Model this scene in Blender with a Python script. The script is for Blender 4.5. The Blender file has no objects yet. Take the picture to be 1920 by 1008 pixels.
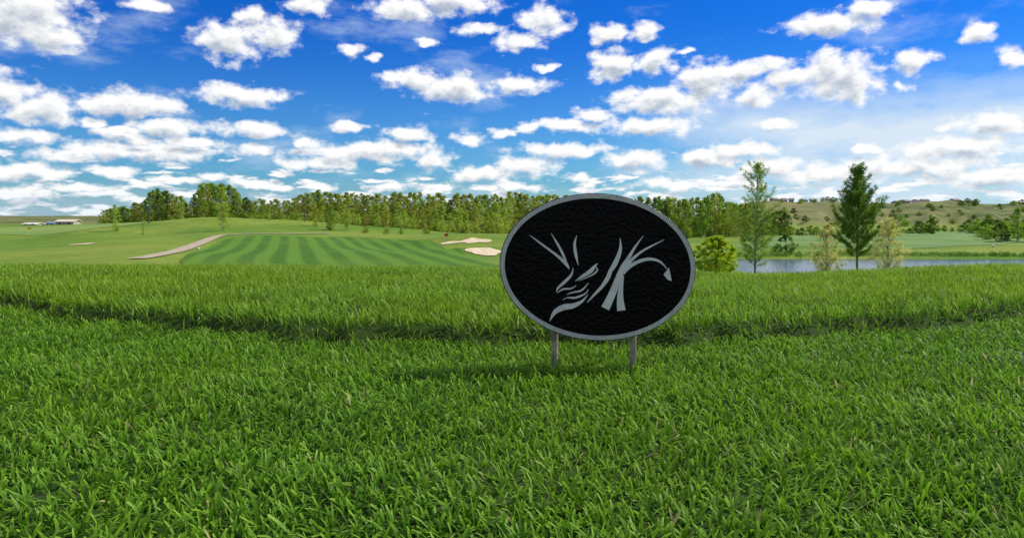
import bpy, math, random
import numpy as np
from mathutils import Vector

random.seed(7); rng=np.random.default_rng(7)
scene=bpy.context.scene
coll=scene.collection
F=1371.0; HZ=405.0; CAMZ=0.21

# ---------------------------------------------------------------- helpers
def link(o): coll.objects.link(o); return o

def fast_mesh(name, V, Fc, mats, tint=None, smooth=False):
    V=np.asarray(V,dtype=np.float32); Fc=np.asarray(Fc,dtype=np.int32)
    me=bpy.data.meshes.new(name)
    n=len(V); nf,k=Fc.shape
    me.vertices.add(n); me.vertices.foreach_set('co',V.ravel())
    me.loops.add(nf*k); me.loops.foreach_set('vertex_index',Fc.ravel())
    me.polygons.add(nf); me.polygons.foreach_set('loop_start',np.arange(0,nf*k,k,dtype=np.int32))
    me.update(calc_edges=True)
    if smooth: me.polygons.foreach_set('use_smooth',np.ones(nf,dtype=bool))
    if tint is not None:
        a=me.attributes.new('tint','FLOAT_COLOR','POINT')
        c=np.ones((n,4),dtype=np.float32); c[:,:3]=tint
        a.data.foreach_set('color',c.ravel())
    for m in (mats if isinstance(mats,(list,tuple)) else [mats]): me.materials.append(m)
    return me

def py_mesh(name,V,Fc,mats,smooth=False):
    me=bpy.data.meshes.new(name); me.from_pydata([tuple(v) for v in V],[],[tuple(f) for f in Fc]); me.update()
    for m in (mats if isinstance(mats,(list,tuple)) else [mats]): me.materials.append(m)
    if smooth:
        for p in me.polygons: p.use_smooth=True
    return me

def obj(name,me,parent=None,loc=(0,0,0)):
    o=bpy.data.objects.new(name,me); o.location=loc
    if parent is not None: o.parent=parent
    return link(o)

def meta(o,label,cat,group=None):
    o["label"]=label; o["category"]=cat
    if group: o["group"]=group

def sm(a,b,x):
    t=np.clip((np.asarray(x,dtype=float)-a)/(b-a),0,1); return t*t*(3-2*t)

# ---------------------------------------------------------------- terrain
BUNKERS=[(-8.0,121.0,1.3,9,6),(-3.2,88.0,.9,6,4.5),(-80.0,134.0,0.9,7,5)]
def edge(x): return 1.165+.30*np.minimum(x*x,2.5)+.09*np.clip(-x,0,2)+.016*np.sin(x*11+2)+.012*np.sin(x*23)+.009*np.sin(x*57+1)+.005*np.sin(x*131)
def H(x,y):
    x=np.asarray(x,dtype=float); y=np.asarray(y,dtype=float)
    s=x/np.maximum(y,1)
    z=np.interp(y,[-10,2.35,2.7,3.2,5,10,20,35,50,70],[0,0,-.015,-.07,-.38,-1.15,-2.2,-3.2,-3.85,-4.1])
    z=z+.024*sm(-.006,.020,y-edge(x))*(1-sm(5,8,y))
    z=z+.0025*np.sin(x*17+y*9)*np.sin(y*21-x*5+1)*(1-sm(3,5,y))
    z=z-(.030*np.exp(-((s-.36)/.17)**2)+.010*np.exp(-((s+.02)/.3)**2))*sm(1.5,2.3,y)*(1-sm(5,9,y))
    far=sm(20,60,y)
    z=z-2.0*sm(8,30,x)*far
    pond=sm(24,31,x)*(1-sm(78,90,x))*sm(62,72,y)*(1-sm(109,114,y+0.02*x))
    z=z-1.5*pond
    z=z+3.4*np.exp(-((x+66)/34)**2-((y-192)/38)**2)
    z=z+1.3*np.exp(-((x+105)/30)**2-((y-165)/45)**2)
    z=z-.9*np.exp(-((x+12)/34)**2-((y-225)/45)**2)
    for bx,by,a,sx,sy in BUNKERS:
        z=z+a*np.exp(-((x-bx)/sx)**2-((y-by)/sy)**2)
    und=0.26*np.sin(x*.11+y*.05+1)+0.22*np.sin(x*.05-y*.083+2)+0.15*np.sin(x*.21+y*.13)
    z=z+und*sm(55,80,y)*(1-.9*pond)*(1-.8*sm(15,30,x)*(1-sm(120,145,y)))
    g=0.10*np.sin(s*75)+0.07*np.sin(s*160+1)+.05*np.sin(s*290+y*.02)
    rise=sm(330+60*g*4,560,y)
    hh=15.8+1.3*np.sin(s*21+.5)+0.7*np.sin(s*47)-2.5*sm(.60,.68,s)
    z=z+hh*rise*sm(.20,.36,s)*1.05+ (g*9)*rise*(1-sm(530,570,y))*sm(.25,.4,s)
    z=z+4.2*sm(280,900,y)*(1-sm(.15,.4,s))
    return z

def ground_hit(px,py,y0=60,y1=420):
    ys=np.linspace(y0,y1,4000); xs=(px-960)/F*ys
    zr=CAMZ-(py-HZ)/F*ys
    h=H(xs,ys); i=np.argmax(h>=zr)
    return float(xs[i]),float(ys[i])
def top_h(py,x,y): return CAMZ-(py-HZ)/F*y-float(H(x,y))

# ---------------------------------------------------------------- materials
def newmat(name):
    m=bpy.data.materials.new(name); m.use_nodes=True
    nt=m.node_tree; nt.nodes.clear()
    out=nt.nodes.new('ShaderNodeOutputMaterial')
    return m,nt,out
def N(nt,t,**kw):
    n=nt.nodes.new(t)
    for k,v in kw.items(): setattr(n,k,v)
    return n
def rgba(c): return (c[0],c[1],c[2],1)
def mixc(nt,fac,a,b):
    n=N(nt,'ShaderNodeMix',data_type='RGBA')
    for sock,v in ((n.inputs['Factor'],fac),(n.inputs[6],a),(n.inputs[7],b)):
        if hasattr(v,'is_output'): nt.links.new(v,sock)
        elif isinstance(v,(int,float)): sock.default_value=v
        else: sock.default_value=rgba(v)
    return n.outputs[2]
def mth(nt,op,a,b=0.0,c=None,clamp=False):
    n=N(nt,'ShaderNodeMath',operation=op,use_clamp=clamp)
    for i,v in enumerate((a,b,c)):
        if v is None: continue
        if isinstance(v,(int,float)): n.inputs[i].default_value=v
        else: nt.links.new(v,n.inputs[i])
    return n.outputs[0]
def ramp(nt,v,a,b):
    n=N(nt,'ShaderNodeMapRange',interpolation_type='SMOOTHSTEP')
    nt.links.new(v,n.inputs[0]); n.inputs[1].default_value=a; n.inputs[2].default_value=b
    return n.outputs[0]
def noise(nt,vec,scale,detail=4,rough=.55,dim='3D'):
    n=N(nt,'ShaderNodeTexNoise',noise_dimensions=dim)
    n.inputs['Scale'].default_value=scale; n.inputs['Detail'].default_value=detail; n.inputs['Roughness'].default_value=rough
    if vec is not None: nt.links.new(vec,n.inputs['Vector'])
    return n
def objco(nt): return N(nt,'ShaderNodeTexCoord').outputs['Object']

def simple(name,c,rough=.7,c2=None,scale=20,metal=0,bump=0,spec=.5):
    m,nt,out=newmat(name)
    p=N(nt,'ShaderNodeBsdfPrincipled'); p.inputs['Roughness'].default_value=rough; p.inputs['Metallic'].default_value=metal
    p.inputs['Specular IOR Level'].default_value=spec
    n=noise(nt,objco(nt),scale,5)
    c2=c2 or tuple(v*.75 for v in c)
    nt.links.new(mixc(nt,ramp(nt,n.outputs[0],.35,.65),c,c2),p.inputs['Base Color'])
    if bump:
        b=N(nt,'ShaderNodeBump'); b.inputs['Strength'].default_value=bump; b.inputs['Distance'].default_value=.002
        nt.links.new(n.outputs[0],b.inputs['Height']); nt.links.new(b.outputs[0],p.inputs['Normal'])
    nt.links.new(p.outputs[0],out.inputs[0]); return m

def foliage(name,dark,light,accent=None,trans=.48):
    m,nt,out=newmat(name)
    a=N(nt,'ShaderNodeAttribute',attribute_name='tint'); s=N(nt,'ShaderNodeSeparateColor'); nt.links.new(a.outputs['Color'],s.inputs[0])
    col=mixc(nt,s.outputs[0],dark,light)
    if accent:
        col=mixc(nt,mth(nt,'MULTIPLY',ramp(nt,s.outputs[1],.55,1.0),.8),col,accent)
    oi=N(nt,'ShaderNodeObjectInfo')
    hs=N(nt,'ShaderNodeHueSaturation'); nt.links.new(col,hs.inputs['Color'])
    nt.links.new(mth(nt,'MULTIPLY_ADD',oi.outputs['Random'],.035,.487),hs.inputs['Hue'])
    nt.links.new(mth(nt,'MULTIPLY_ADD',oi.outputs['Random'],.4,.85),hs.inputs['Value'])
    d=N(nt,'ShaderNodeBsdfDiffuse'); t=N(nt,'ShaderNodeBsdfTranslucent'); mx=N(nt,'ShaderNodeMixShader'); mx.inputs[0].default_value=trans
    nt.links.new(hs.outputs[0],d.inputs[0]); nt.links.new(hs.outputs[0],t.inputs[0])
    nt.links.new(d.outputs[0],mx.inputs[1]); nt.links.new(t.outputs[0],mx.inputs[2]); nt.links.new(mx.outputs[0],out.inputs[0])
    return m

def grassmat(name,dark,light,tip,straw):
    m,nt,out=newmat(name)
    a=N(nt,'ShaderNodeAttribute',attribute_name='tint'); s=N(nt,'ShaderNodeSeparateColor'); nt.links.new(a.outputs['Color'],s.inputs[0])
    pos=N(nt,'ShaderNodeNewGeometry').outputs['Position']
    n=noise(nt,pos,6,3); n2=noise(nt,pos,1.3,2)
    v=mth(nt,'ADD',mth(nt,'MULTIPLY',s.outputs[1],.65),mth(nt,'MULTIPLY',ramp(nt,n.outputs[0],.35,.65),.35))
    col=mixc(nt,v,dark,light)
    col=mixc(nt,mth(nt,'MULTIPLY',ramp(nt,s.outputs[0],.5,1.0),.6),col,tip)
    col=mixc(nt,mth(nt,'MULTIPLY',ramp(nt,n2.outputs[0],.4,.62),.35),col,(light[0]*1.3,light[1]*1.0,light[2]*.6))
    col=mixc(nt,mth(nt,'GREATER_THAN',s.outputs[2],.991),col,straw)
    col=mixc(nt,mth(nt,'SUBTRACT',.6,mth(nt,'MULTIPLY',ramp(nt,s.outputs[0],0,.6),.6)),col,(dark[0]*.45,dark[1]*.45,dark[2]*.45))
    p=N(nt,'ShaderNodeBsdfPrincipled'); p.inputs['Roughness'].default_value=.5; p.inputs['Specular IOR Level'].default_value=.15
    t=N(nt,'ShaderNodeBsdfTranslucent'); mx=N(nt,'ShaderNodeMixShader'); mx.inputs[0].default_value=.42
    nt.links.new(col,p.inputs['Base Color']); nt.links.new(col,t.inputs[0])
    nt.links.new(p.outputs[0],mx.inputs[1]); nt.links.new(t.outputs[0],mx.inputs[2]); nt.links.new(mx.outputs[0],out.inputs[0])
    return m

def ground_mat():
    m,nt,out=newmat('ground_grass')
    pos=N(nt,'ShaderNodeNewGeometry').outputs['Position']
    sp=N(nt,'ShaderNodeSeparateXYZ'); nt.links.new(pos,sp.inputs[0])
    n1=noise(nt,pos,.035,5,.6); n2=noise(nt,pos,.5,6,.7); n3=noise(nt,pos,.012,3)
    col=mixc(nt,ramp(nt,n1.outputs[0],.38,.62),(.095,.185,.020),(.19,.245,.036))
    col=mixc(nt,mth(nt,'MULTIPLY',ramp(nt,n2.outputs[0],.4,.7),.45),col,(.06,.13,.016))
    col=mixc(nt,mth(nt,'MULTIPLY',ramp(nt,n3.outputs[0],.5,.65),.4),col,(.24,.24,.055))
    n4=noise(nt,pos,.035,6,.7); n5=noise(nt,pos,.008,4)
    hill=mixc(nt,ramp(nt,n4.outputs[0],.44,.58),(.155,.165,.055),(.055,.09,.022))
    hill=mixc(nt,mth(nt,'MULTIPLY',ramp(nt,n5.outputs[0],.45,.6),.45),hill,(.22,.20,.09))
    fh=mth(nt,'MULTIPLY',ramp(nt,sp.outputs[1],330,400),ramp(nt,sp.outputs[2],-5.5,-3))
    col=mixc(nt,fh,col,hill)
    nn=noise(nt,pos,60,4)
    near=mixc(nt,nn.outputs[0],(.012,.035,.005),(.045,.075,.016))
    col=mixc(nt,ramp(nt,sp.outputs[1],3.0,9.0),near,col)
    p=N(nt,'ShaderNodeBsdfPrincipled'); p.inputs['Roughness'].default_value=.95; p.inputs['Specular IOR Level'].default_value=.1
    nt.links.new(col,p.inputs['Base Color']); nt.links.new(p.outputs[0],out.inputs[0]); return m

def fairway_mat():
    m,nt,out=newmat('mown_fairway')
    pos=N(nt,'ShaderNodeNewGeometry').outputs['Position']
    n0=noise(nt,pos,.05,2)
    sp=N(nt,'ShaderNodeSeparateXYZ'); nt.links.new(pos,sp.inputs[0])
    u=mth(nt,'ADD',sp.outputs[0],mth(nt,'MULTIPLY',sp.outputs[1],.30))
    u=mth(nt,'ADD',u,mth(nt,'MULTIPLY',n0.outputs[0],1.2))
    w=mth(nt,'SINE',mth(nt,'MULTIPLY',u,math.pi/1.5))
    f=ramp(nt,w,-.6,.6)
    col=mixc(nt,f,(.042,.120,.012),(.090,.200,.020))
    n2=noise(nt,pos,.7,6,.7); col=mixc(nt,mth(nt,'MULTIPLY',ramp(nt,n2.outputs[0],.35,.7),.45),col,(.09,.165,.02))
    n3=noise(nt,pos,.06,3,.6); col=mixc(nt,mth(nt,'MULTIPLY',ramp(nt,n3.outputs[0],.45,.65),.4),col,(.105,.185,.022))
    p=N(nt,'ShaderNodeBsdfPrincipled'); p.inputs['Roughness'].default_value=.95; p.inputs['Specular IOR Level'].default_value=.1
    nt.links.new(col,p.inputs['Base Color']); nt.links.new(p.outputs[0],out.inputs[0]); return m

def water_mat():
    m,nt,out=newmat('pond_water')
    pos=N(nt,'ShaderNodeNewGeometry').outputs['Position']
    n=noise(nt,pos,2.5,4,.6)
    b=N(nt,'ShaderNodeBump'); b.inputs['Strength'].default_value=.4; b.inputs['Distance'].default_value=.08
    nt.links.new(n.outputs[0],b.inputs['Height'])
    p=N(nt,'ShaderNodeBsdfPrincipled'); p.inputs['Base Color'].default_value=(.05,.075,.10,1); p.inputs['Roughness'].default_value=.15; p.inputs['IOR'].default_value=1.33
    nt.links.new(b.outputs[0],p.inputs['Normal']); nt.links.new(p.outputs[0],out.inputs[0]); return m

M_ground=ground_mat(); M_fair=fairway_mat(); M_water=water_mat()
M_path=simple('cart_path_concrete',(.40,.33,.24),.9,(.32,.26,.18),.8)
M_sand=simple('bunker_sand',(.64,.53,.36),.95,(.50,.40,.27),1.5)
M_bark=simple('bark_grey',(.20,.17,.13),.9,(.09,.08,.06),8)
M_birch=simple('bark_pale',(.36,.33,.27),.85,(.14,.12,.09),3)
M_pinebark=simple('bark_pine',(.24,.18,.13),.9,(.12,.09,.06),6)
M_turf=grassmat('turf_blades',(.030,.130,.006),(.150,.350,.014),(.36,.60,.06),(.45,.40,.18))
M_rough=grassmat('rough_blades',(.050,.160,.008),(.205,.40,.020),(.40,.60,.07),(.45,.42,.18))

# ---------------------------------------------------------------- ground sheet
def build_ground():
    ys=np.concatenate([np.linspace(-3,.9,10),np.linspace(1.0,2.4,130),np.linspace(2.44,6,60),np.geomspace(6.2,60,60),np.linspace(61,260,200),np.geomspace(262,700,120),np.geomspace(720,6000,40)])
    s=np.linspace(-1.6,1.6,520)
    Y,S=np.meshgrid(ys,s,indexing='ij'); X=S*(Y+5)
    Z=H(X,Y)
    V=np.stack([X,Y,Z],-1).reshape(-1,3)
    a,b=len(ys),len(s); I=np.arange(a*b).reshape(a,b)
    Fc=np.stack([I[:-1,:-1],I[:-1,1:],I[1:,1:],I[1:,:-1]],-1).reshape(-1,4)
    o=obj('ground',fast_mesh('ground',V,Fc,M_ground,smooth=True)); o["kind"]="structure"; o["label"]="rolling green golf course land with dry hill beyond"
build_ground()

def strip(name,left,right,mat,off=.05,m=24,n=80,label=None):
    L=np.array(left,float); R=np.array(right,float)
    def res(P,n):
        t=np.linspace(0,len(P)-1,n); k=np.arange(len(P))
        return np.stack([np.interp(t,k,P[:,0]),np.interp(t,k,P[:,1])],-1)
    L=res(L,n);R=res(R,n)
    for _ in range(6):
        for A in (L,R): A[1:-1]=(A[:-2]+2*A[1:-1]+A[2:])/4
    t=np.linspace(0,1,m)[None,:,None]
    P=L[:,None,:]*(1-t)+R[:,None,:]*t
    Z=H(P[...,0],P[...,1])+off
    V=np.concatenate([P,Z[...,None]],-1).reshape(-1,3)
    I=np.arange(n*m).reshape(n,m)
    Fc=np.stack([I[:-1,:-1],I[:-1,1:],I[1:,1:],I[1:,:-1]],-1).reshape(-1,4)
    o=obj(name,fast_mesh(name,V,Fc,mat,smooth=True)); o["kind"]="structure"
    if label:o["label"]=label
    return o

lf=[(-18,45)]+[ground_hit(*q) for q in ((335,490),(362,474),(395,460),(422,449),(465,443))]
rf=[(6,45)]+[ground_hit(*q) for q in ((905,492),(868,474),(830,462),(760,450),(640,443))]
strip('fairway',lf,rf,M_fair,.05,80,140,label='mown green fairway with light and dark stripes')
strip('fairway',[(45,150),(62,185),(90,235),(120,300)],[(100,150),(130,185),(170,235),(220,300)],simple('far_fairway_grass',(.07,.165,.018),.95,(.12,.21,.03),.07),.06,50,60,label='smooth green fairway beyond the pond')
strip('fairway',[(-140,150),(-125,190),(-150,260)],[(-92,140),(-85,170),(-110,240)],simple('near_fairway_grass',(.11,.21,.025),.95,(.16,.24,.035),.06),.06,50,60,label='pale green mown fairway in open field')
pp=[ground_hit(*q) for q in ((255,486),(300,479),(345,466),(385,452),(412,441),(450,439),(510,438),(565,437),(620,437))]
P=np.array(pp); k=np.arange(len(P)); t=np.linspace(0,len(P)-1,60); P=np.stack([np.interp(t,k,P[:,0]),np.interp(t,k,P[:,1])],-1)
for _ in range(6): P[1:-1]=(P[:-2]+2*P[1:-1]+P[2:])/4
T=np.gradient(P,axis=0); T/=np.linalg.norm(T,axis=1)[:,None]; Nn=np.stack([-T[:,1],T[:,0]],-1)
hw=np.interp(np.arange(60),[0,25,36,59],[1.0,.95,.6,.6])[:,None]
strip('path',P+Nn*hw,P-Nn*hw,M_path,.09,8,120,label='pale concrete cart path curving over the mound')

def bunker(cx,cy,rx,ry,seed,label):
    r=np.random.default_rng(seed); n=64; ph=r.uniform(0,6.28,4)
    V=[(cx,cy,float(H(cx,cy))+.08)];Fc=[]
    rings=8
    for j in range(1,rings+1):
        for i in range(n):
            a=2*math.pi*i/n; k=1+.18*math.sin(2*a+ph[0])+.14*math.sin(3*a+ph[1])+.09*math.sin(5*a+ph[2])
            x=cx+rx*k*math.cos(a)*j/rings; y=cy+ry*k*math.sin(a)*j/rings
            V.append((x,y,float(H(x,y))+.08))
    for i in range(n): Fc.append((0,1+i,1+(i+1)%n))
    for j in range(rings-1):
        for i in range(n):
            a=1+j*n+i;b=1+j*n+(i+1)%n; Fc.append((a,a+n,b+n,b))
    o=obj('sand_bunker',py_mesh('sand_bunker',V,Fc,M_sand,True)); o["kind"]="structure"; o["label"]=label
for px,py,rx,ry,sd,lb in [(908,473,1.9,2.8,1,'pale sand bunker cut into green bank'),(893,452,2.0,2.0,2,'pale sand bunker on green slope'),(850,455,2.0,.9,3,'thin sand bunker on green slope'),(156,458,1.5,1.4,4,'small sand bunker in rough grass')]:
    x,y=ground_hit(px,py); bunker(x,y,rx,ry,sd,lb)

wv=[(15,52,-6.35),(112,52,-6.35),(112,128,-6.35),(15,128,-6.35)]
o=obj('water',py_mesh('water',wv,[(0,1,2,3)],M_water)); o["kind"]="structure"; o["label"]="calm grey blue pond water"

# ---------------------------------------------------------------- grass blades
def blades(name,X,Y,L,W,p0,p1,mat,label,seed):
    r=np.random.default_rng(seed); n=len(X)
    th=r.uniform(0,2*np.pi,n); tw=r.normal(0,.5,n)
    pa=2.2*np.sin(X*9+Y*4)+2.0*np.sin(Y*13-X*5+1)
    th=np.where(r.random(n)<.25,pa+r.normal(0,.6,n),th)
    ts=np.array([0,.35,.7,1.0]); wf=np.array([.75,1.0,.85,.12])
    z0=H(X,Y)-.002
    hx=np.zeros(n); hz=np.zeros(n); rows=[]
    wd=np.stack([np.cos(th+np.pi/2+tw),np.sin(th+np.pi/2+tw),r.normal(0,.2,n)],-1)
    cut=np.where(r.random(n)<.45,.6,.1)
    for i,t in enumerate(ts):
        if i>0:
            dl=(ts[i]-ts[i-1])*L; ph=p0+p1*(ts[i]+ts[i-1])/2
            hx=hx+dl*np.sin(ph); hz=hz+dl*np.cos(ph)
        c=np.stack([X+hx*np.cos(th),Y+hx*np.sin(th),z0+np.maximum(hz,.003)],-1)
        wi=W*(wf[i] if i<3 else cut)
        rows.append(c-wd*wi[:,None]/2); rows.append(c+wd*wi[:,None]/2)
    V=np.stack(rows,1)
    b=(np.arange(n)*8)[:,None]
    q=np.concatenate([b+np.array([[0,1,3,2]]),b+np.array([[2,3,5,4]]),b+np.array([[4,5,7,6]])],1).reshape(-1,4)
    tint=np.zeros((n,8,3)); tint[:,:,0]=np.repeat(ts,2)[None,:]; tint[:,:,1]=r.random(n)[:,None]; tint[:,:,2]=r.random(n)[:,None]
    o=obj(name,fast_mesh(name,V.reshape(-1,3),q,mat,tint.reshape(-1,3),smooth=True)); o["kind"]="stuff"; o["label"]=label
def scatter(y0,y1,k,c,dens,seed):
    r=np.random.default_rng(seed); A=(y1-y0)*2*(k*y1+c); n=int(A*dens)
    Y=r.uniform(y0,y1,n); X=r.uniform(-1,1,n)*(k*y1+c); m=np.abs(X)<k*Y+c
    return X[m],Y[m],r
X,Y,r=scatter(.30,2.05,.82,.15,54000,11); m=(Y<edge(X)-.004*r.random(len(X)))&(r.random(len(X))<np.where(Y>1.0,.75,1.0)); X=X[m];Y=Y[m]; n=len(X)
L=r.uniform(.010,.022,n)*np.where(r.random(n)<.05,1.35,1.0)
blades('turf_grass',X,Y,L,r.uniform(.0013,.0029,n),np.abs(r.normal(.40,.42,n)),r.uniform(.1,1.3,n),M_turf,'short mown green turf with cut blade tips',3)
X,Y,r=scatter(1.12,3.4,.82,.15,23000,12); m=Y>edge(X)-.002+.012*r.random(len(X))**2; X=X[m];Y=Y[m]; n=len(X)
lv=.92+.12*np.sin(X*7+Y*3)*np.sin(Y*9-X*2)
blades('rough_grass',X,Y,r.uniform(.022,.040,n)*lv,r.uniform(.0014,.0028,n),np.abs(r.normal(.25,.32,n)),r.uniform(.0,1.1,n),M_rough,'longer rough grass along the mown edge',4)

# ---------------------------------------------------------------- sign
def build_sign():
    D=1.0; K=D/F; cx=(1120-960)*K; cz=CAMZ-(500-HZ)*K
    root=bpy.data.objects.new('golf_sign',None); link(root); root.location=(cx,D,0)
    meta(root,'black oval golf tee sign with grey emblem on two stakes','sign')
    rot=math.radians(-3.5); rx,ry=183.5*K,137.5*K
    def ell(a,sx,sz):
        x=sx*math.cos(a); z=sz*math.sin(a)
        return x*math.cos(rot)-z*math.sin(rot), x*math.sin(rot)+z*math.cos(rot)+cz
    n=160
    black,nt,out=newmat('black_textured_enamel')
    p=N(nt,'ShaderNodeBsdfPrincipled'); p.inputs['Base Color'].default_value=(.0012,.0012,.0016,1); p.inputs['Roughness'].default_value=.22; p.inputs['Specular IOR Level'].default_value=.09
    n1=noise(nt,objco(nt),190,2); b=N(nt,'ShaderNodeBump'); b.inputs['Strength'].default_value=.9; b.inputs['Distance'].default_value=.0022
    nt.links.new(n1.outputs[0],b.inputs['Height']); nt.links.new(b.outputs[0],p.inputs['Normal']); nt.links.new(p.outputs[0],out.inputs[0])
    grey=simple('grey_cast_metal',(.70,.70,.64),.6,(.58,.59,.55),90,0,.4,.3)
    rimm=simple('grey_rim_metal',(.52,.52,.48),.6,(.42,.43,.40),120,0,.4,.3)
    steel=simple('weathered_steel_stake',(.40,.34,.26),.55,(.22,.18,.13),60,.3,.3)
    V=[];Fc=[]
    ring=[(.0045,.985),(.0040,1.0),(-.0030,1.0),(-.0040,.994)]
    for (y,s) in ring:
        for i in range(n):
            x,z=ell(2*math.pi*i/n,rx*s,ry*s); V.append((x,y,z))
    for j in range(len(ring)-1):
        for i in range(n):
            a=j*n+i;b2=j*n+(i+1)%n; Fc.append((a,a+n,b2+n,b2))
    Fc.append(tuple(range(n))); Fc.append(tuple(reversed(range(3*n,4*n))))
    obj('plate',py_mesh('plate',V,Fc,black),root)
    V=[];Fc=[]
    rw=8.5*K
    ring=[(-.0038,0.0010),(-.0048,.0012),(-.0048,.0010+rw-.0003),(-.0038,.0010+rw)]
    for (y,d) in ring:
        for i in range(n):
            x,z=ell(2*math.pi*i/n,rx-d,ry-d); V.append((x,y,z))
    for j in range(3):
        for i in range(n):
            a=j*n+i;b2=j*n+(i+1)%n; Fc.append((a,b2,b2+n,a+n))
    obj('rim',py_mesh('rim',V,Fc,rimm),root)
    V=[];Fc=[]
    def w(px,py,y): return ((px-1120)*K,y,CAMZ-(py-HZ)*K)
    def prism(pts):
        b0=len(V); m=len(pts)
        for q in pts: V.append(w(q[0],q[1],-.0048))
        for q in pts: V.append(w(q[0],q[1],-.0038))
        Fc.append(tuple(b0+i for i in range(m)))
        for i in range(m): Fc.append((b0+i,b0+m+i,b0+m+(i+1)%m,b0+(i+1)%m))
    def cat(P,n=10):
        out=[];P=[P[0]]+list(P)+[P[-1]]
        for i in range(1,len(P)-2):
            for k in range(n):
                t=k/n; r=[]
                for c in range(len(P[0])):
                    p0,p1,p2,p3=P[i-1][c],P[i][c],P[i+1][c],P[i+2][c]
                    r.append(.5*(2*p1+(p2-p0)*t+(2*p0-5*p1+4*p2-p3)*t*t+(3*p1-p0-3*p2+p3)*t**3))
                out.append(r)
        out.append(list(P[-2])); return out
    lay=[0]
    def stroke(P,f=.62):
        lay[0]+=1; yf=-.0048-.00003*lay[0]
        C=cat(P); L=[];R=[]
        for i,c in enumerate(C):
            a=C[max(0,i-1)];b=C[min(len(C)-1,i+1)]
            dx,dy=b[0]-a[0],b[1]-a[1]; l=math.hypot(dx,dy) or 1
            h=max(c[2]*f,.4)/2; L.append((c[0]-dy/l*h,c[1]+dx/l*h)); R.append((c[0]+dy/l*h,c[1]-dx/l*h))
        b0=len(V); m=len(L)
        for q in L: V.append(w(q[0],q[1],yf))
        for q in R: V.append(w(q[0],q[1],yf))
        for q in L: V.append(w(q[0],q[1],-.0038))
        for q in R: V.append(w(q[0],q[1],-.0038))
        for i in range(m-1):
            Fc.append((b0+i,b0+i+1,b0+m+i+1,b0+m+i))
            Fc.append((b0+i,b0+2*m+i,b0+2*m+i+1,b0+i+1))
            Fc.append((b0+m+i,b0+m+i+1,b0+3*m+i+1,b0+3*m+i))
    stroke([(992,440,1),(1015,457,5),(1042,477,7),(1060,493,10),(1067,504,2)])
    stroke([(1033,437,1),(1045,457,6),(1056,478,7),(1065,501,2)])
    stroke([(1081,441,1),(1077,456,7),(1079,476,9),(1084,497,1)])
    stroke([(1074,501,1),(1071,514,6),(1059,527,9),(1046,539,6),(1043,547,1)])
    stroke([(1078,526,1),(1092,517,9),(1106,508,12),(1113,500,9),(1120,493,1)])
    stroke([(1116,499,1),(1119,506,5),(1109,515,4),(1084,526,1)])
    stroke([(1044,548,1),(1056,541,5),(1070,540,4),(1080,534,1)])
    stroke([(1062,551,1),(1074,547,4),(1090,543,5),(1103,529,1)])
    stroke([(1054,561,1),(1064,557,3),(1078,557,6),(1096,550,4),(1103,541,1)])
    stroke([(1030,601,1),(1040,584,11),(1056,575,15),(1074,572,13),(1090,564,7),(1102,551,1)],.70)
    stroke([(1162,446,1),(1162,468,8),(1153,492,12),(1143,508,9),(1136,518,1)],.74)
    stroke([(1148,500,1),(1140,518,10),(1128,536,8),(1112,553,5),(1100,566,1)],.74)
    stroke([(1134,577,20),(1146,552,17),(1157,525,15),(1166,502,12),(1178,482,8),(1190,462,5),(1205,442,1)],.80)
    stroke([(1164,581,20),(1162,560,15),(1163,540,11),(1166,515,7)],.80)
    stroke([(1170,505,8),(1184,486,8),(1202,471,6),(1222,460,4),(1244,449,1)],.68)
    stroke([(1168,512,6),(1180,499,9),(1198,489,9),(1218,485,8),(1236,490,6),(1249,503,2)],.68)
    prism([(1253,501),(1258,526),(1250,523),(1243,514)])
    obj('emblem',py_mesh('emblem',V,Fc,grey),root)
    for px in (1041,1189):
        x=(px-1120)*K; V=[];Fc=[]; m=12
        for z,rad in ((-.06,.0008),(-.03,.0044),(.0,.0046),(.05,.0048),(.105,.0048),(.108,.0038)):
            for i in range(m):
                a=2*math.pi*i/m; V.append((x+rad*math.cos(a),.0095+rad*math.sin(a)*.9,z))
        for j in range(5):
            for i in range(m):
                a=j*m+i;b2=j*m+(i+1)%m; Fc.append((a,b2,b2+m,a+m))
        Fc.append(tuple(range(5*m,6*m)))
        obj('leg',py_mesh('leg',V,Fc,steel,True),root)
build_sign()

# ---------------------------------------------------------------- trees
def tube(V,Fc,pts,rad,m=7):
    b0=len(V)
    for i,(p,r) in enumerate(zip(pts,rad)):
        a=pts[max(0,i-1)];b=pts[min(len(pts)-1,i+1)]
        d=(Vector(b)-Vector(a)).normalized(); u=d.orthogonal().normalized(); v=d.cross(u)
        for k in range(m):
            q=Vector(p)+(u*math.cos(2*math.pi*k/m)+v*math.sin(2*math.pi*k/m))*r; V.append(tuple(q))
    for i in range(len(pts)-1):
        for k in range(m):
            a=b0+i*m+k;b=b0+i*m+(k+1)%m; Fc.append((a,b,b+m,a+m))

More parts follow.
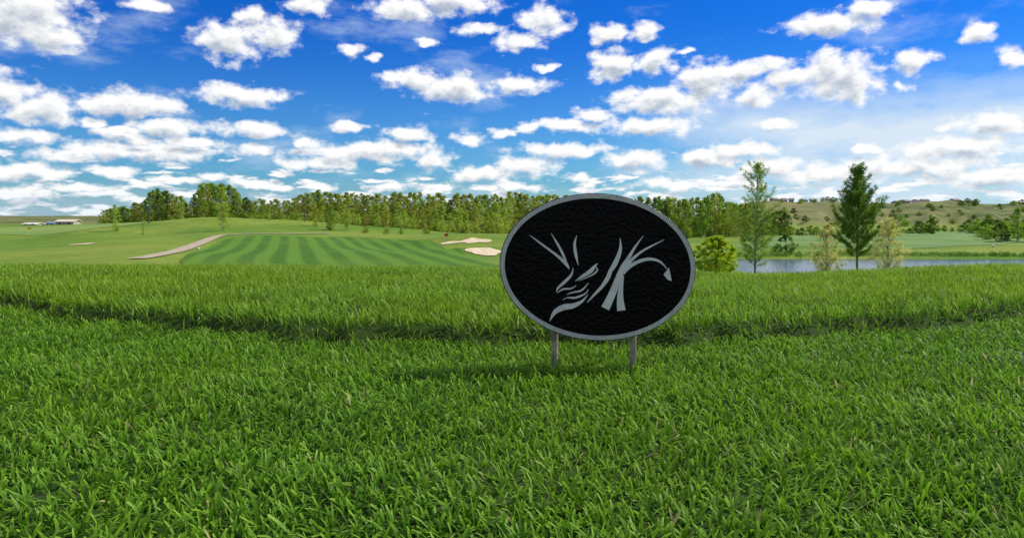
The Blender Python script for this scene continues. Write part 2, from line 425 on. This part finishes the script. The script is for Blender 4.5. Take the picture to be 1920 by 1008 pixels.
def leaves(C,Rr,cnt,size,r,squash=.8):
    idx=np.repeat(np.arange(len(C)),cnt); n=len(idx)
    d=r.normal(size=(n,3)); d/=np.linalg.norm(d,axis=1)[:,None]
    rad=Rr[idx]*r.random(n)**.45
    P=C[idx]+d*rad[:,None]*np.array([1,1,squash])
    a=r.normal(size=(n,3)); a/=np.linalg.norm(a,axis=1)[:,None]
    b=np.cross(a,r.normal(size=(n,3))); b/=np.linalg.norm(b,axis=1)[:,None]
    s=size*r.uniform(.5,1.2,n)[:,None]
    V=np.stack([P-a*s*.5,P+b*s*.32,P+a*s*.5,P-b*s*.32],1).reshape(-1,3)
    Fc=np.arange(n*4).reshape(-1,4)
    tint=np.zeros((n,4,3)); br=np.clip((r.random(len(C))[idx])*.6+r.random(n)*.4,0,1); tint[:,:,0]=br[:,None]; tint[:,:,1]=r.random(len(C))[idx][:,None]; tint[:,:,2]=r.random(n)[:,None]
    return V,Fc,tint.reshape(-1,3)

def decid(seed,h=12.,w=4.5,low=.18,clumps=60,cnt=26,size=.34,matc=None,matt=None,pointy=1.0,clr=.16,vary=.25):
    r=np.random.default_rng(seed)
    V=[];Fc=[]; bend=r.normal(0,.02*h,2)
    tp=[(bend[0]*math.sin(t*2.4),bend[1]*math.sin(t*2),t*h*.93) for t in np.linspace(0,1,8)]
    tube(V,Fc,tp,[h*.012*(1-.9*t)+.012 for t in np.linspace(0,1,8)])
    C=[];R=[]
    for i in range(clumps):
        t=low+(1-low)*r.random()**.95
        env=w/2*(math.sin(math.pi*min(1,((t-low)/(1-low))**.75*.86+.12))**.8)*pointy+.15
        env*=r.uniform(1-vary,1+vary*.6)
        a=r.uniform(0,6.28); rr=env*r.random()**.55
        k=min(7,int(t*7)); c=tp[k]
        p=(c[0]+rr*math.cos(a),c[1]+rr*math.sin(a),t*h)
        C.append(p); R.append(h*clr*.5*r.uniform(.5,1.1)*(1-.35*t))
        if i%3==0:
            z0=max(low*h*.5,p[2]-rr*1.2-.3)
            q=np.interp(z0,[u[2] for u in tp],[u[0] for u in tp]);q2=np.interp(z0,[u[2] for u in tp],[u[1] for u in tp])
            tube(V,Fc,[(q,q2,z0),((q+p[0])/2,(q2+p[1])/2,(z0*.45+p[2]*.55)),p],[h*.0045,h*.003,h*.001],5)
    LV,LF,lt=leaves(np.array(C),np.array(R),cnt,size,r)
    return py_mesh('trunk',V,Fc,matt,True),fast_mesh('crown',LV,LF,matc,lt)

def conifer(seed,h,w,low,nbr,mat,matt,dens=1.0,nl=.17,up=.45,prof=None,nw=.022,per=14):
    r=np.random.default_rng(seed); V=[];Fc=[]
    tp=[(.02*h*math.sin(t*3+seed)*t,.015*h*math.cos(t*2.3)*t,t*h) for t in np.linspace(0,1,12)]
    tube(V,Fc,tp,[h*.0105*(1-.92*t)+.008 for t in np.linspace(0,1,12)],9)
    T=[]
    for i in range(nbr):
        t=low+(1-low)*((i+r.random())/nbr)
        if t>.985: continue
        c=np.array([np.interp(t,np.linspace(0,1,12),[q[k] for q in tp]) for k in range(3)])
        L=w/2*(prof(t) if prof else (1-t)**.7)*r.uniform(.35,1.25)+.08
        a=i*2.4+r.normal(0,.4); u=up+r.normal(0,.18)+.5*t
        pts=[]
        for s in np.linspace(0,1,6):
            pts.append(tuple(c+np.array([math.cos(a)*s*L,math.sin(a)*s*L,(u*s+ .25*s*s*u)*L])))
        tube(V,Fc,pts,[max(.005,.0028*h*(1-t)*(1-.85*s)+.005) for s in np.linspace(0,1,6)],4)
        P=np.array(pts); k=max(4,int(L*11*dens))
        for j in range(k):
            s=.28+.72*(j+r.random())/k; s=min(s,1)
            q=np.array([np.interp(s,np.linspace(0,1,6),P[:,m]) for m in range(3)])
            side=(1-s*.6)*L*.26
            q=q+np.array([-math.sin(a),math.cos(a),0])*r.uniform(-1,1)*side+np.array([0,0,r.uniform(-.03,.12)*L])
            T.append((q,a,t))
    for j in range(10): T.append((np.array([tp[-1][0],tp[-1][1],h*(.93+.07*j/9)]),r.uniform(0,6.28),.98))
    Q=np.array([t[0] for t in T]); n=len(Q)
    idx=np.repeat(np.arange(n),per); m=len(idx)
    ang=np.array([t[1] for t in T])[idx]
    d=r.normal(size=(m,3))*.75+np.stack([np.cos(ang)*.6,np.sin(ang)*.6,np.full(m,.55)],-1); d/=np.linalg.norm(d,axis=1)[:,None]
    b=np.cross(d,r.normal(size=(m,3))); b/=np.linalg.norm(b,axis=1)[:,None]
    base=Q[idx]+r.normal(size=(m,3))*.05; ln=nl*r.uniform(.6,1.2,m)[:,None]
    NV=np.stack([base-b*nw/2,base+b*nw/2,base+d*ln+b*nw*.3,base+d*ln-b*nw*.3],1).reshape(-1,3)
    tint=np.zeros((m,4,3)); tint[:,:,0]=np.clip(r.random(n)[idx]*.6+r.random(m)*.4,0,1)[:,None]; tint[:,:,1]=r.random(n)[idx][:,None]
    return py_mesh('trunk',V,Fc,matt,True),fast_mesh('crown',NV,np.arange(m*4).reshape(-1,4),mat,tint.reshape(-1,3))

F_olive=foliage('leaves_olive',(.20,.27,.035),(.44,.49,.07),(.50,.49,.09))
F_green=foliage('leaves_green',(.14,.24,.028),(.33,.45,.055),(.40,.46,.06))
F_dark=foliage('leaves_dark',(.07,.14,.022),(.19,.29,.045),None)
F_light=foliage('leaves_light',(.24,.35,.04),(.46,.57,.085),(.52,.55,.10))
F_yellow=foliage('leaves_yellowing',(.36,.37,.10),(.62,.58,.22),(.64,.56,.25))
F_pine=foliage('pine_needles',(.05,.14,.018),(.17,.33,.040),(.24,.38,.05),.4)
F_larch=foliage('larch_needles',(.12,.24,.028),(.30,.47,.065),(.36,.48,.08),.42)

def place(kind,meshes,x,y,scale,label,cat,group=None,rotz=None,sx=1.0):
    e=bpy.data.objects.new(kind,None); link(e)
    e.location=(x,y,float(H(x,y))-.03); e.rotation_euler=(0,0,random.uniform(0,6.28) if rotz is None else rotz)
    e.scale=(scale*sx,scale*sx,scale); e.empty_display_size=.2
    obj('trunk',meshes[0],e); obj('crown',meshes[1],e)
    meta(e,label,cat,group); return e

V_ol=[decid(100+i,12,5.0,.02,110,34,.38,F_olive,M_birch) for i in range(4)]
V_gr=[decid(120+i,12,4.8,.02,110,34,.38,F_green,M_birch) for i in range(3)]
V_lt=[decid(140+i,12,4.6,.02,90,34,.36,F_light,M_birch) for i in range(3)]
V_dk=[decid(160+i,12,5.0,.03,110,36,.38,F_dark,M_bark) for i in range(2)]

tx=[190,230,262,290,330,350,380,430,455,470,500,540,575,600,640,700,760,800,850,905,960,1000,1050,1210,1260,1300,1345,1370,1400]
ty=[396,388,378,355,364,382,345,348,364,376,373,374,362,358,363,366,360,365,364,368,360,367,363,371,371,373,360,382,384]
L_belt='olive green poplar in a dense tree belt'
px=186.0; cnt=0
while px<1402:
    if 1045<px<1215: px+=14
    else: px+=random.uniform(5.5,8.5)
    d=random.uniform(214,246)
    x=(px-960)/F*d
    top=np.interp(px,tx,ty)+abs(random.gauss(0,6))-3
    h=top_h(top,x,d)
    if px<475: pool=V_gr+V_dk[:1]+V_ol[:2]+V_lt[:1]
    elif px>1205: pool=V_dk[:1]+V_gr+V_ol[:1]
    else: pool=V_ol+V_ol+V_gr+V_lt[:1]+(V_dk[:1] if random.random()<.2 else [])
    ms=random.choice(pool)
    place('belt_tree',ms,x,d,h/12,'dark green tree in a dense tree belt' if ms in V_dk else L_belt,'tree','trees of the wooded belt',sx=random.uniform(.85,1.15)*(12/h)**.4)
    cnt+=1
px=590
while px<940:
    px+=random.uniform(9,17); d=random.uniform(192,208); x=(px-960)/F*d
    h=top_h(random.uniform(378,402),x,d)
    place('belt_tree',random.choice(V_lt+V_ol[:2]+V_gr[:1]),x,d,h/12,'light green young poplar at the wood edge','tree','trees of the wooded belt',sx=1.0*(12/h)**.35); cnt+=1
print('belt',cnt)

def thicket(name,pts,hgt,mat,label,seed,per=60,dens=1.0,size=.5,rad=1.6):
    r=np.random.default_rng(seed); C=[];R=[]
    for (x0,y0,x1,y1) in pts:
        L=math.hypot(x1-x0,y1-y0); k=int(L*dens)
        for i in range(k):
            t=r.random(); x=x0+(x1-x0)*t+r.normal(0,1.5); y=y0+(y1-y0)*t+r.normal(0,3); z=float(H(x,y))+hgt*r.random()**1.1*.85+.3
            C.append((x,y,z)); R.append(rad*r.uniform(.6,1.2))
    V,Fc,t=leaves(np.array(C),np.array(R),per,size,r)
    o=obj(name,fast_mesh(name,V,Fc,mat,t)); o["kind"]="stuff"; o["label"]=label
thicket('undergrowth',[(-132,252,-70,252),(-70,252,35,250)],8.5,F_olive,'dense green undergrowth beneath the tree belt',5,per=46,dens=7)
thicket('undergrowth',[(-60,214,28,214)],3.5,F_olive,'low olive shrubs along the wood edge',8,per=40,dens=3.5,rad=1.3)
thicket('undergrowth',[(-118,222,-60,218)],3.0,F_green,'low green shrubs behind the mound',9,per=40,dens=4,rad=1.3)
thicket('undergrowth',[(35,262,82,262)],8,F_dark,'dark shrubs beneath the tree belt',6,per=46,dens=6)

for px,top,d,ms,w,lb in [(218,384,150,V_lt[0],.95,'young light green tree on open grass'),(418,352,150,V_lt[1],.75,'tall slender light green tree beside the path'),(268,408,140,V_ol[1],.4,'thin young tree on open grass'),
    (592,388,178,V_lt[2],.95,'young green tree on the mound slope'),(620,384,170,V_gr[0],1.1,'round green tree on the fairway edge'),(650,400,172,V_lt[1],1.15,'light green tree on the fairway edge'),
    (340,372,182,V_lt[0],.9,'light green tree on the mound'),(296,362,190,V_dk[0],1.1,'dark green tree on the mound'),(380,350,188,V_gr[1],.85,'tall green tree on the mound'),(505,392,185,V_lt[2],.9,'small green tree behind the mound')]:
    x=(px-960)/F*d; h=top_h(top,x,d); place('fairway_tree',ms,x,d,h/12,lb,'tree',sx=w)
def bush(seed,mat,h=3,w=3.4,cl=70,cnt=60,size=.18):
    return decid(seed,h,w,.04,cl,cnt,size,mat,M_bark,1.0,.34)
B_lt=[bush(201,F_light),bush(202,F_light)]; B_gr=[bush(203,F_green),bush(204,F_green)]; B_dk=[bush(205,F_dark),bush(206,F_dark)]
for px,top,d,ms,w,lb in [(686,424,165,B_lt[0],1.2,'small light green bush on the fairway'),(726,427,160,B_lt[1],1.0,'small light green bush on the fairway'),(752,428,160,B_gr[0],.9,'small green bush on the fairway'),(800,425,170,B_lt[0],1.0,'light green bush near the wood edge')]:
    x=(px-960)/F*d; h=top_h(top,x,d); place('bush',ms,x,d,h/3,lb,'bush',sx=w)
d=58; x=(1341-960)/F*d; h=top_h(444,x,d)
M_stem=simple('willow_stems_green',(.26,.26,.08),.8,(.16,.17,.05),8)
place('willow_bush',decid(210,h,4.0,.12,230,130,.12,foliage('willow_leaves',(.28,.42,.02),(.50,.66,.05),(.58,.66,.07),.6),M_stem,1.0,.20,.08),x,d,1,'rounded yellow green willow bush by the pond','bush')
random.seed(21)
L='dark green bush on the far bank'
spec=[(1475,438,119,B_dk[0],.8),(1452,462,118.5,B_gr[0],1.2),(1498,470,118,B_gr[1],1.2),(1430,455,150,B_gr[1],1.0),(1395,440,170,B_dk[1],1.0)]
for px in range(1440,1600,13): spec.append((px+random.uniform(-4,4),random.uniform(422,432),random.uniform(235,262),random.choice(B_gr+B_dk),random.uniform(.9,1.5)))
for px in range(1620,1930,14): spec.append((px+random.uniform(-5,5),random.uniform(410,430),random.uniform(215,290),random.choice(B_gr+B_dk+V_gr[:1]),random.uniform(.8,1.4)))
spec+= [(1745,402,240,V_gr[0],.9),(1908,390,190,V_gr[1],1.1),(1932,394,185,V_gr[2],1.1),(1878,418,190,B_dk[0],.9),(1850,421,200,B_gr[1],.9)]
for px in range(1405,1480,11): spec.append((px,random.uniform(392,412),random.uniform(240,280),random.choice(B_gr+B_dk+V_dk[:1]),random.uniform(.6,.9)))
for px,top,d,ms,w in spec:
    x=(px-960)/F*d; h=top_h(top,x,d); base=12 if (ms in V_gr or ms in V_dk) else 3
    place('bank_bush',ms,x,d,h/base,L if d<150 else 'green shrub in the valley beyond the pond','bush','shrubs scattered across the valley',sx=w)
for i in range(75):
    s=random.uniform(.36,.70); d=random.uniform(360,540); x=s*d
    sc=random.uniform(.5,1.2); place('hill_shrub',random.choice(B_dk+B_gr),x,d,sc,'dark shrub on the dry hillside','bush','shrubs dotted over the dry hillside',sx=1.4)
r0=np.random.default_rng(31); bx=r0.uniform(25,100,900); by=115.5-.02*bx+r0.normal(0,.7,900)
C=np.stack([bx,by,H(bx,by)+r0.uniform(.05,.55,900)],-1); Vv,Ff,tt=leaves(C,np.full(900,.45),16,.22,r0)
o=obj('bank_reeds',fast_mesh('bank_reeds',Vv,Ff,F_dark,tt)); o["kind"]="stuff"; o["label"]="dark reeds along the far bank of the pond"

def prof1(t): return float(np.interp(t,[0,.1,.2,.3,.45,.6,.75,.9,1],[.3,.75,.95,1,.9,.60,.55,.35,.05]))
d=45; x=(1416-960)/F*d; h=top_h(308,x,d)
place('larch_tree',conifer(301,h,2.9,.14,85,F_larch,M_birch,.95,.16,.45,prof1,.026,13),x,d,1,'tall slender pale green tree with upswept limbs','tree',rotz=0)
def prof2(t): return float(np.interp(t,[0,.3,.4,.5,.62,.75,.9,1],[.1,.5,1,.9,.68,.45,.30,.05]))
x=(1607-960)/F*d; h=top_h(314,x,d)
place('pine_tree',conifer(302,h,3.1,.28,100,F_pine,M_pinebark,1.6,.17,.55,prof2,.027,14),x,d,1,'tall green pine tree with leaning upswept boughs','tree',rotz=.5)
for px,top,d,sd,w in ((1549,420,62,311,2.6),(1664,408,62,312,2.9)):
    x=(px-960)/F*d; h=top_h(top,x,d)
    place('yellowing_tree',decid(sd,h,w,.26,150,46,.12,F_yellow,M_birch,1,.14),x,d,1,'small sparse tree with yellowing leaves by the pond','tree')

# ---------------------------------------------------------------- buildings
M_wall=[simple('house_wall_beige',(.46,.42,.36),.8),simple('house_wall_grey',(.38,.39,.41),.8),simple('house_wall_brown',(.32,.26,.21),.8),simple('house_wall_white',(.74,.72,.67),.8)]
M_roof=[simple('roof_shingle_dark',(.17,.165,.165),.9),simple('roof_shingle_brown',(.24,.20,.16),.9)]
M_tan=simple('roof_metal_tan',(.66,.60,.48),.7)
M_blue=simple('roof_metal_blue',(.16,.24,.42),.6)
M_glass=simple('window_glass',(.03,.04,.05),.15)
def house(x,y,w,dp,h,rh,mw,mr,label,cat='house',group=None,name='house',rot=0):
    e=bpy.data.objects.new(name,None); link(e); e.location=(x,y,float(H(x,y))-.3); e.rotation_euler=(0,0,rot); meta(e,label,cat,group)
    a=w/2;b=dp/2
    V=[(-a,-b,0),(a,-b,0),(a,b,0),(-a,b,0),(-a,-b,h),(a,-b,h),(a,b,h),(-a,b,h),(-a,0,h+rh*.97),(a,0,h+rh*.97)]
    obj('wall',py_mesh('wall',V,[(0,1,5,4),(2,3,7,6),(1,2,6,9,5),(3,0,4,8,7)],mw),e)
    o=.5;t=.22
    V=[(-a-o,-b-o,h-.25),(a+o,-b-o,h-.25),(a+o,0,h+rh),(-a-o,0,h+rh),(a+o,b+o,h-.25),(-a-o,b+o,h-.25)]
    V+=[(p[0],p[1],p[2]+t) for p in V]
    obj('roof',py_mesh('roof',V,[(6,7,8,9),(9,8,10,11),(0,3,2,1),(3,5,4,2),(0,1,7,6),(4,5,11,10),(1,2,8,7),(2,4,10,8),(3,0,6,9),(5,3,9,11)],mr),e)
    k=max(2,int(w/3))
    for i in range(k):
        cx=-a+w*(i+.5)/k; z=max(.2,h-1.8)
        V=[(cx-.4,-b-.06,z),(cx+.4,-b-.06,z),(cx+.4,-b-.06,z+.9),(cx-.4,-b-.06,z+.9),(cx-.4,-b+.01,z),(cx+.4,-b+.01,z),(cx+.4,-b+.01,z+.9),(cx-.4,-b+.01,z+.9)]
        obj('window',py_mesh('window',V,[(0,1,2,3),(0,4,5,1),(1,5,6,2),(2,6,7,3),(3,7,4,0)],M_glass),e)
random.seed(5)
px=1452
while px<1735:
    d=random.uniform(575,600); x=(px-960)/F*d
    house(x,d,random.uniform(3.2,5.2),6,random.uniform(1.5,2.4),random.uniform(.8,1.4),random.choice(M_wall),random.choice(M_roof),'small suburban house with dark gable roof on the ridge','house','houses along the ridge',rot=random.uniform(-.5,.5))
    px+=random.uniform(14,28)
for px in (1790,1822,1905):
    d=600; x=(px-960)/F*d; house(x,d,5,6,2.0,1.0,M_wall[0],M_roof[1],'small suburban house with dark gable roof on the ridge','house','houses along the ridge',rot=.1)
for px,w,h,rh,mw,mr,d,lb in ((128,8,1.6,.7,M_wall[0],M_tan,330,'low beige farmhouse with tan shallow roof in the fields'),(100,4,1.0,.5,M_wall[3],M_blue,345,'low white shed with blue metal roof'),(63,6,.9,.3,M_wall[3],M_wall[3],330,'small low white shed in open field')):
    x=(px-960)/F*d; house(x,d,w,6,h,rh,mw,mr,lb,'building',name='farm_building')

# ---------------------------------------------------------------- poles, flags
M_wood=simple('weathered_pole_wood',(.13,.10,.07),.9)
def pole(px,top,d):
    x=(px-960)/F*d; h=top_h(top,x,d); e=bpy.data.objects.new('utility_pole',None); link(e); e.location=(x,d,float(H(x,d))-.2)
    meta(e,'wooden utility pole with crossarm in front of trees','utility pole','utility poles')
    V=[];Fc=[];tube(V,Fc,[(0,0,0),(0,0,h*.5),(0,0,h)],[.20,.17,.13],8);obj('shaft',py_mesh('shaft',V,Fc,M_wood,True),e)
    V=[];Fc=[]
    for z in (h-.7,h-1.7): tube(V,Fc,[(-1.3,-.16,z),(1.3,-.16,z)],[.11,.11],6)
    obj('crossarm',py_mesh('crossarm',V,Fc,M_wood),e)
pole(571,391,190); pole(279,384,170)
def flag(px,py,hh,col,lb):
    x,y=ground_hit(px,py); e=bpy.data.objects.new('golf_flag',None); link(e); e.location=(x,y,float(H(x,y))-.05); meta(e,lb,'golf flag')
    V=[];Fc=[];tube(V,Fc,[(0,0,0),(0,0,hh)],[.03,.02],6);obj('flagstick',py_mesh('flagstick',V,Fc,M_wall[3]),e)
    V=[(.02+.6*i/6,.06*math.sin(i),hh-.05-j*.45) for j in range(2) for i in range(7)]
    obj('flag',py_mesh('flag',V,[(i,i+1,i+8,i+7) for i in range(6)],simple('flag_cloth',col,.8)),e)
flag(833,452,1.3,(.6,.05,.03),'small red flag on a white stick at the green')
flag(52,440,1.6,(.7,.5,.03),'small yellow flag on a white stick in open field')
def ball(px,py,rad,mat,lb):
    x,y=ground_hit(px,py); V=[];Fc=[];m=12
    for j in range(9):
        t=math.pi*j/8
        for i in range(m): a=2*math.pi*i/m; V.append((rad*math.sin(t)*math.cos(a)*(1+.03*math.sin(4*a)),rad*math.sin(t)*math.sin(a),rad*(1-math.cos(t))*.9))
    for j in range(8):
        for i in range(m): a=j*m+i;b=j*m+(i+1)%m; Fc.append((a,b,b+m,a+m))
    o=obj('tee_marker',py_mesh('tee_marker',V,Fc,mat,True),loc=(x,y,float(H(x,y)))); meta(o,lb,'tee marker')
ball(372,468,.17,M_wall[3],'round white tee marker on the grass')
ball(1862,463,.25,M_wall[3],'round white tee marker on the grass')

# ---------------------------------------------------------------- world
SUN_AZ=math.radians(68); SUN_EL=math.radians(47)
world=bpy.data.worlds.new("World"); scene.world=world; world.use_nodes=True
nt=world.node_tree; nt.nodes.clear()
out=nt.nodes.new('ShaderNodeOutputWorld'); bg=nt.nodes.new('ShaderNodeBackground'); bg.inputs[1].default_value=.1
sky=N(nt,'ShaderNodeTexSky',sky_type='NISHITA'); sky.sun_disc=False; sky.sun_elevation=SUN_EL; sky.sun_rotation=SUN_AZ; sky.dust_density=.6; sky.ozone_density=2.0
BL=[(30,40,125,48),(105,72,58,24),(20,5,150,34),(265,12,42,9),(470,28,30,16),(428,78,66,34),(508,64,58,28),(582,10,45,15),(760,18,60,24),(850,4,85,22),
(895,55,40,10),(1022,40,44,26),(975,78,40,16),(1135,62,34,16),(1210,60,34,14),(1150,124,46,25),(1225,116,46,23),(778,150,52,20),(850,166,68,25),(975,158,50,17),(655,95,30,13),
(1558,44,88,20),(1632,20,40,16),(1840,62,32,19),(1710,115,36,22),(1902,105,26,20),(1692,162,20,9),(1328,150,62,33),(1418,176,40,24),(1420,130,80,16),(1480,142,60,20),(1565,140,80,42),(1602,172,48,24),
(1238,190,100,24),(1218,236,92,21),(1458,232,46,14),(240,196,108,26),(10,172,60,34),(92,205,70,30),(452,178,88,20),(310,240,80,21),(225,250,60,12),(482,243,70,17),(40,256,75,20),
(650,238,52,9),(1060,236,75,13),(1110,215,34,12),(770,250,52,14),(880,260,34,15),(480,280,46,14),(270,284,160,20),(370,268,70,13),(690,284,150,22),(600,306,85,13),(812,298,36,22),(130,292,80,14),
(205,320,60,12),(50,322,100,20),(400,330,38,10),(320,336,60,9),(896,326,56,16),(530,326,30,7),(985,312,56,24),(1085,330,24,9),(1060,282,100,15),(1185,302,60,22),(1330,300,70,20),(1395,280,80,16),(1450,312,90,18),
(1858,232,72,26),(1810,275,130,24),(1622,278,32,13),(1720,310,150,22),(1560,330,120,16),(1870,330,120,22),(960,350,60,10),(720,350,40,10),(600,352,40,8),(480,345,50,8),(150,350,90,10),(40,362,90,12),(1250,345,80,12),(1370,345,60,12),(820,352,46,8),
(1290,96,16,7),(1030,128,18,7),(800,82,22,7),(250,262,60,11),(940,248,30,9),(990,240,26,10),(1770,240,20,8),(180,232,30,12),(560,268,26,9),(700,108,14,8)]
g=bpy.data.node_groups.new('cloud_field','ShaderNodeTree')
g.interface.new_socket('P',in_out='INPUT',socket_type='NodeSocketVector'); g.interface.new_socket('D',in_out='OUTPUT',socket_type='NodeSocketFloat')
gi=g.nodes.new('NodeGroupInput'); go=g.nodes.new('NodeGroupOutput')
def vm(nt_,op,a,b=None,c=None):
    n=N(nt_,'ShaderNodeVectorMath',operation=op)
    for i,v in enumerate((a,b,c)):
        if v is None: continue
        if isinstance(v,tuple): n.inputs[i].default_value=v
        else: nt_.links.new(v,n.inputs[i])
    return n
Pn=gi.outputs[0]
Pa=vm(g,'MULTIPLY',Pn,(1,1.5,1)).outputs[0]
w1=noise(g,Pa,26,3,.5,'2D'); wv_=vm(g,'SUBTRACT',w1.outputs['Color'],(.5,.5,.5)).outputs[0]
Pw=vm(g,'MULTIPLY_ADD',wv_,(.036,.015,0),Pn).outputs[0]
acc=None
for (cx,cy,rx,ry) in BL:
    az=math.atan((cx-960)/F); el=math.atan((HZ-cy)/F*math.cos(az))
    sc=1.08 if cy<220 else .98
    ra=rx*sc/F*math.cos(az)**2; re=ry*sc/F*math.cos(az)
    v=vm(g,'MULTIPLY_ADD',Pw,(1/ra,1/re,0),(-az/ra,-el/re,0)).outputs[0]
    l=vm(g,'LENGTH',v).outputs['Value']
    acc=l if acc is None else mth(g,'MINIMUM',acc,l)
base=mth(g,'SUBTRACT',1.0,acc)
f1=noise(g,Pa,38,6,.56,'2D')
dens=mth(g,'ADD',base,mth(g,'MULTIPLY',mth(g,'SUBTRACT',f1.outputs[0],.5),1.8))
sx=N(g,'ShaderNodeSeparateXYZ'); g.links.new(Pn,sx.inputs[0])
Ph=vm(g,'MULTIPLY',Pn,(24,90,1)).outputs[0]
f2=noise(g,Ph,1.0,4,.5,'2D')
msk=ramp(g,sx.outputs[1],.12,.02)
dh=mth(g,'MULTIPLY',mth(g,'SUBTRACT',mth(g,'ADD',f2.outputs[0],mth(g,'MULTIPLY',msk,.30)),.80),5.0)
dens=mth(g,'MAXIMUM',dens,dh)
g.links.new(dens,go.inputs[0])

tc=N(nt,'ShaderNodeTexCoord'); sp=N(nt,'ShaderNodeSeparateXYZ'); nt.links.new(tc.outputs['Generated'],sp.inputs[0])
az=mth(nt,'ARCTAN2',sp.outputs[0],sp.outputs[1])
hor=mth(nt,'SQRT',mth(nt,'ADD',mth(nt,'MULTIPLY',sp.outputs[0],sp.outputs[0]),mth(nt,'MULTIPLY',sp.outputs[1],sp.outputs[1])))
el=mth(nt,'ARCTAN2',sp.outputs[2],hor)
cb=N(nt,'ShaderNodeCombineXYZ'); nt.links.new(az,cb.inputs[0]); nt.links.new(el,cb.inputs[1])
def field(vec):
    n=nt.nodes.new('ShaderNodeGroup'); n.node_tree=g; nt.links.new(vec,n.inputs[0]); return n.outputs[0]
d1=field(cb.outputs[0])
d2=field(vm(nt,'ADD',cb.outputs[0],(.004,.011,0)).outputs[0])
alpha=ramp(nt,d1,-.25,.55)
shade=ramp(nt,d2,.05,1.2)
skycol=mixc(nt,ramp(nt,el,.0,.28),(.34,.80,1.22),(.04,.43,1.25))
skyc=N(nt,'ShaderNodeMix',data_type='RGBA',blend_type='MULTIPLY'); skyc.inputs[0].default_value=1
nt.links.new(sky.outputs[0],skyc.inputs[6]); nt.links.new(skycol,skyc.inputs[7])
Pv=vm(nt,'MULTIPLY',cb.outputs[0],(5,14,1)).outputs[0]
fv=noise(nt,Pv,1.0,6,.6,'2D')
veil=mth(nt,'MULTIPLY',ramp(nt,fv.outputs[0],.52,.80),.5)
rightv=mth(nt,'MULTIPLY',mth(nt,'MULTIPLY',ramp(nt,az,.10,.36),ramp(nt,el,.20,.10)),ramp(nt,fv.outputs[0],.25,.55))
veil=mth(nt,'ADD',veil,mth(nt,'MULTIPLY',rightv,.8),clamp=True)
c0=mixc(nt,veil,skyc.outputs[2],(6.9,8.1,9.4))
ccol=mixc(nt,shade,(10.3,10.3,10.2),(4.6,5.3,6.3))
c1=mixc(nt,alpha,c0,ccol)
fo=noise(nt,tc.outputs['Generated'],3.5,5,.6)  # generic clouds added outside the view to whiten and brighten the ambient light
outside=mth(nt,'MAXIMUM',ramp(nt,mth(nt,'ABSOLUTE',az),.80,1.05),ramp(nt,el,.34,.50))
oc=mth(nt,'MULTIPLY',mth(nt,'MULTIPLY',outside,ramp(nt,fo.outputs[0],.44,.58)),ramp(nt,el,-.02,.05))
c1=mixc(nt,oc,c1,(8.4,8.0,7.3))
hz=ramp(nt,el,.05,.0)
c2=mixc(nt,mth(nt,'MULTIPLY',hz,.4),c1,(6.2,7.7,9.1))
nt.links.new(c2,bg.inputs[0]); nt.links.new(bg.outputs[0],out.inputs[0])

# ---------------------------------------------------------------- sun
sl=bpy.data.lights.new('sun','SUN'); sl.energy=5.0; sl.angle=math.radians(.5); sl.color=(1,.94,.82)
so=bpy.data.objects.new('sun',sl); link(so)
sd=Vector((math.sin(SUN_AZ)*math.cos(SUN_EL),math.cos(SUN_AZ)*math.cos(SUN_EL),math.sin(SUN_EL)))
so.rotation_euler=(-sd).to_track_quat('-Z','Y').to_euler(); so.location=(20,10,30)

# ---------------------------------------------------------------- camera
cam=bpy.data.cameras.new('camera'); co=bpy.data.objects.new('camera',cam); link(co)
cam.sensor_width=36; cam.lens=36*F/1920; cam.shift_y=-(504-HZ)/1920; cam.clip_start=.01; cam.clip_end=20000
co.location=(0,0,CAMZ); co.rotation_euler=(math.radians(90),0,0)
scene.camera=co
scene.view_settings.view_transform='Standard'; scene.view_settings.look='None'; scene.view_settings.exposure=0
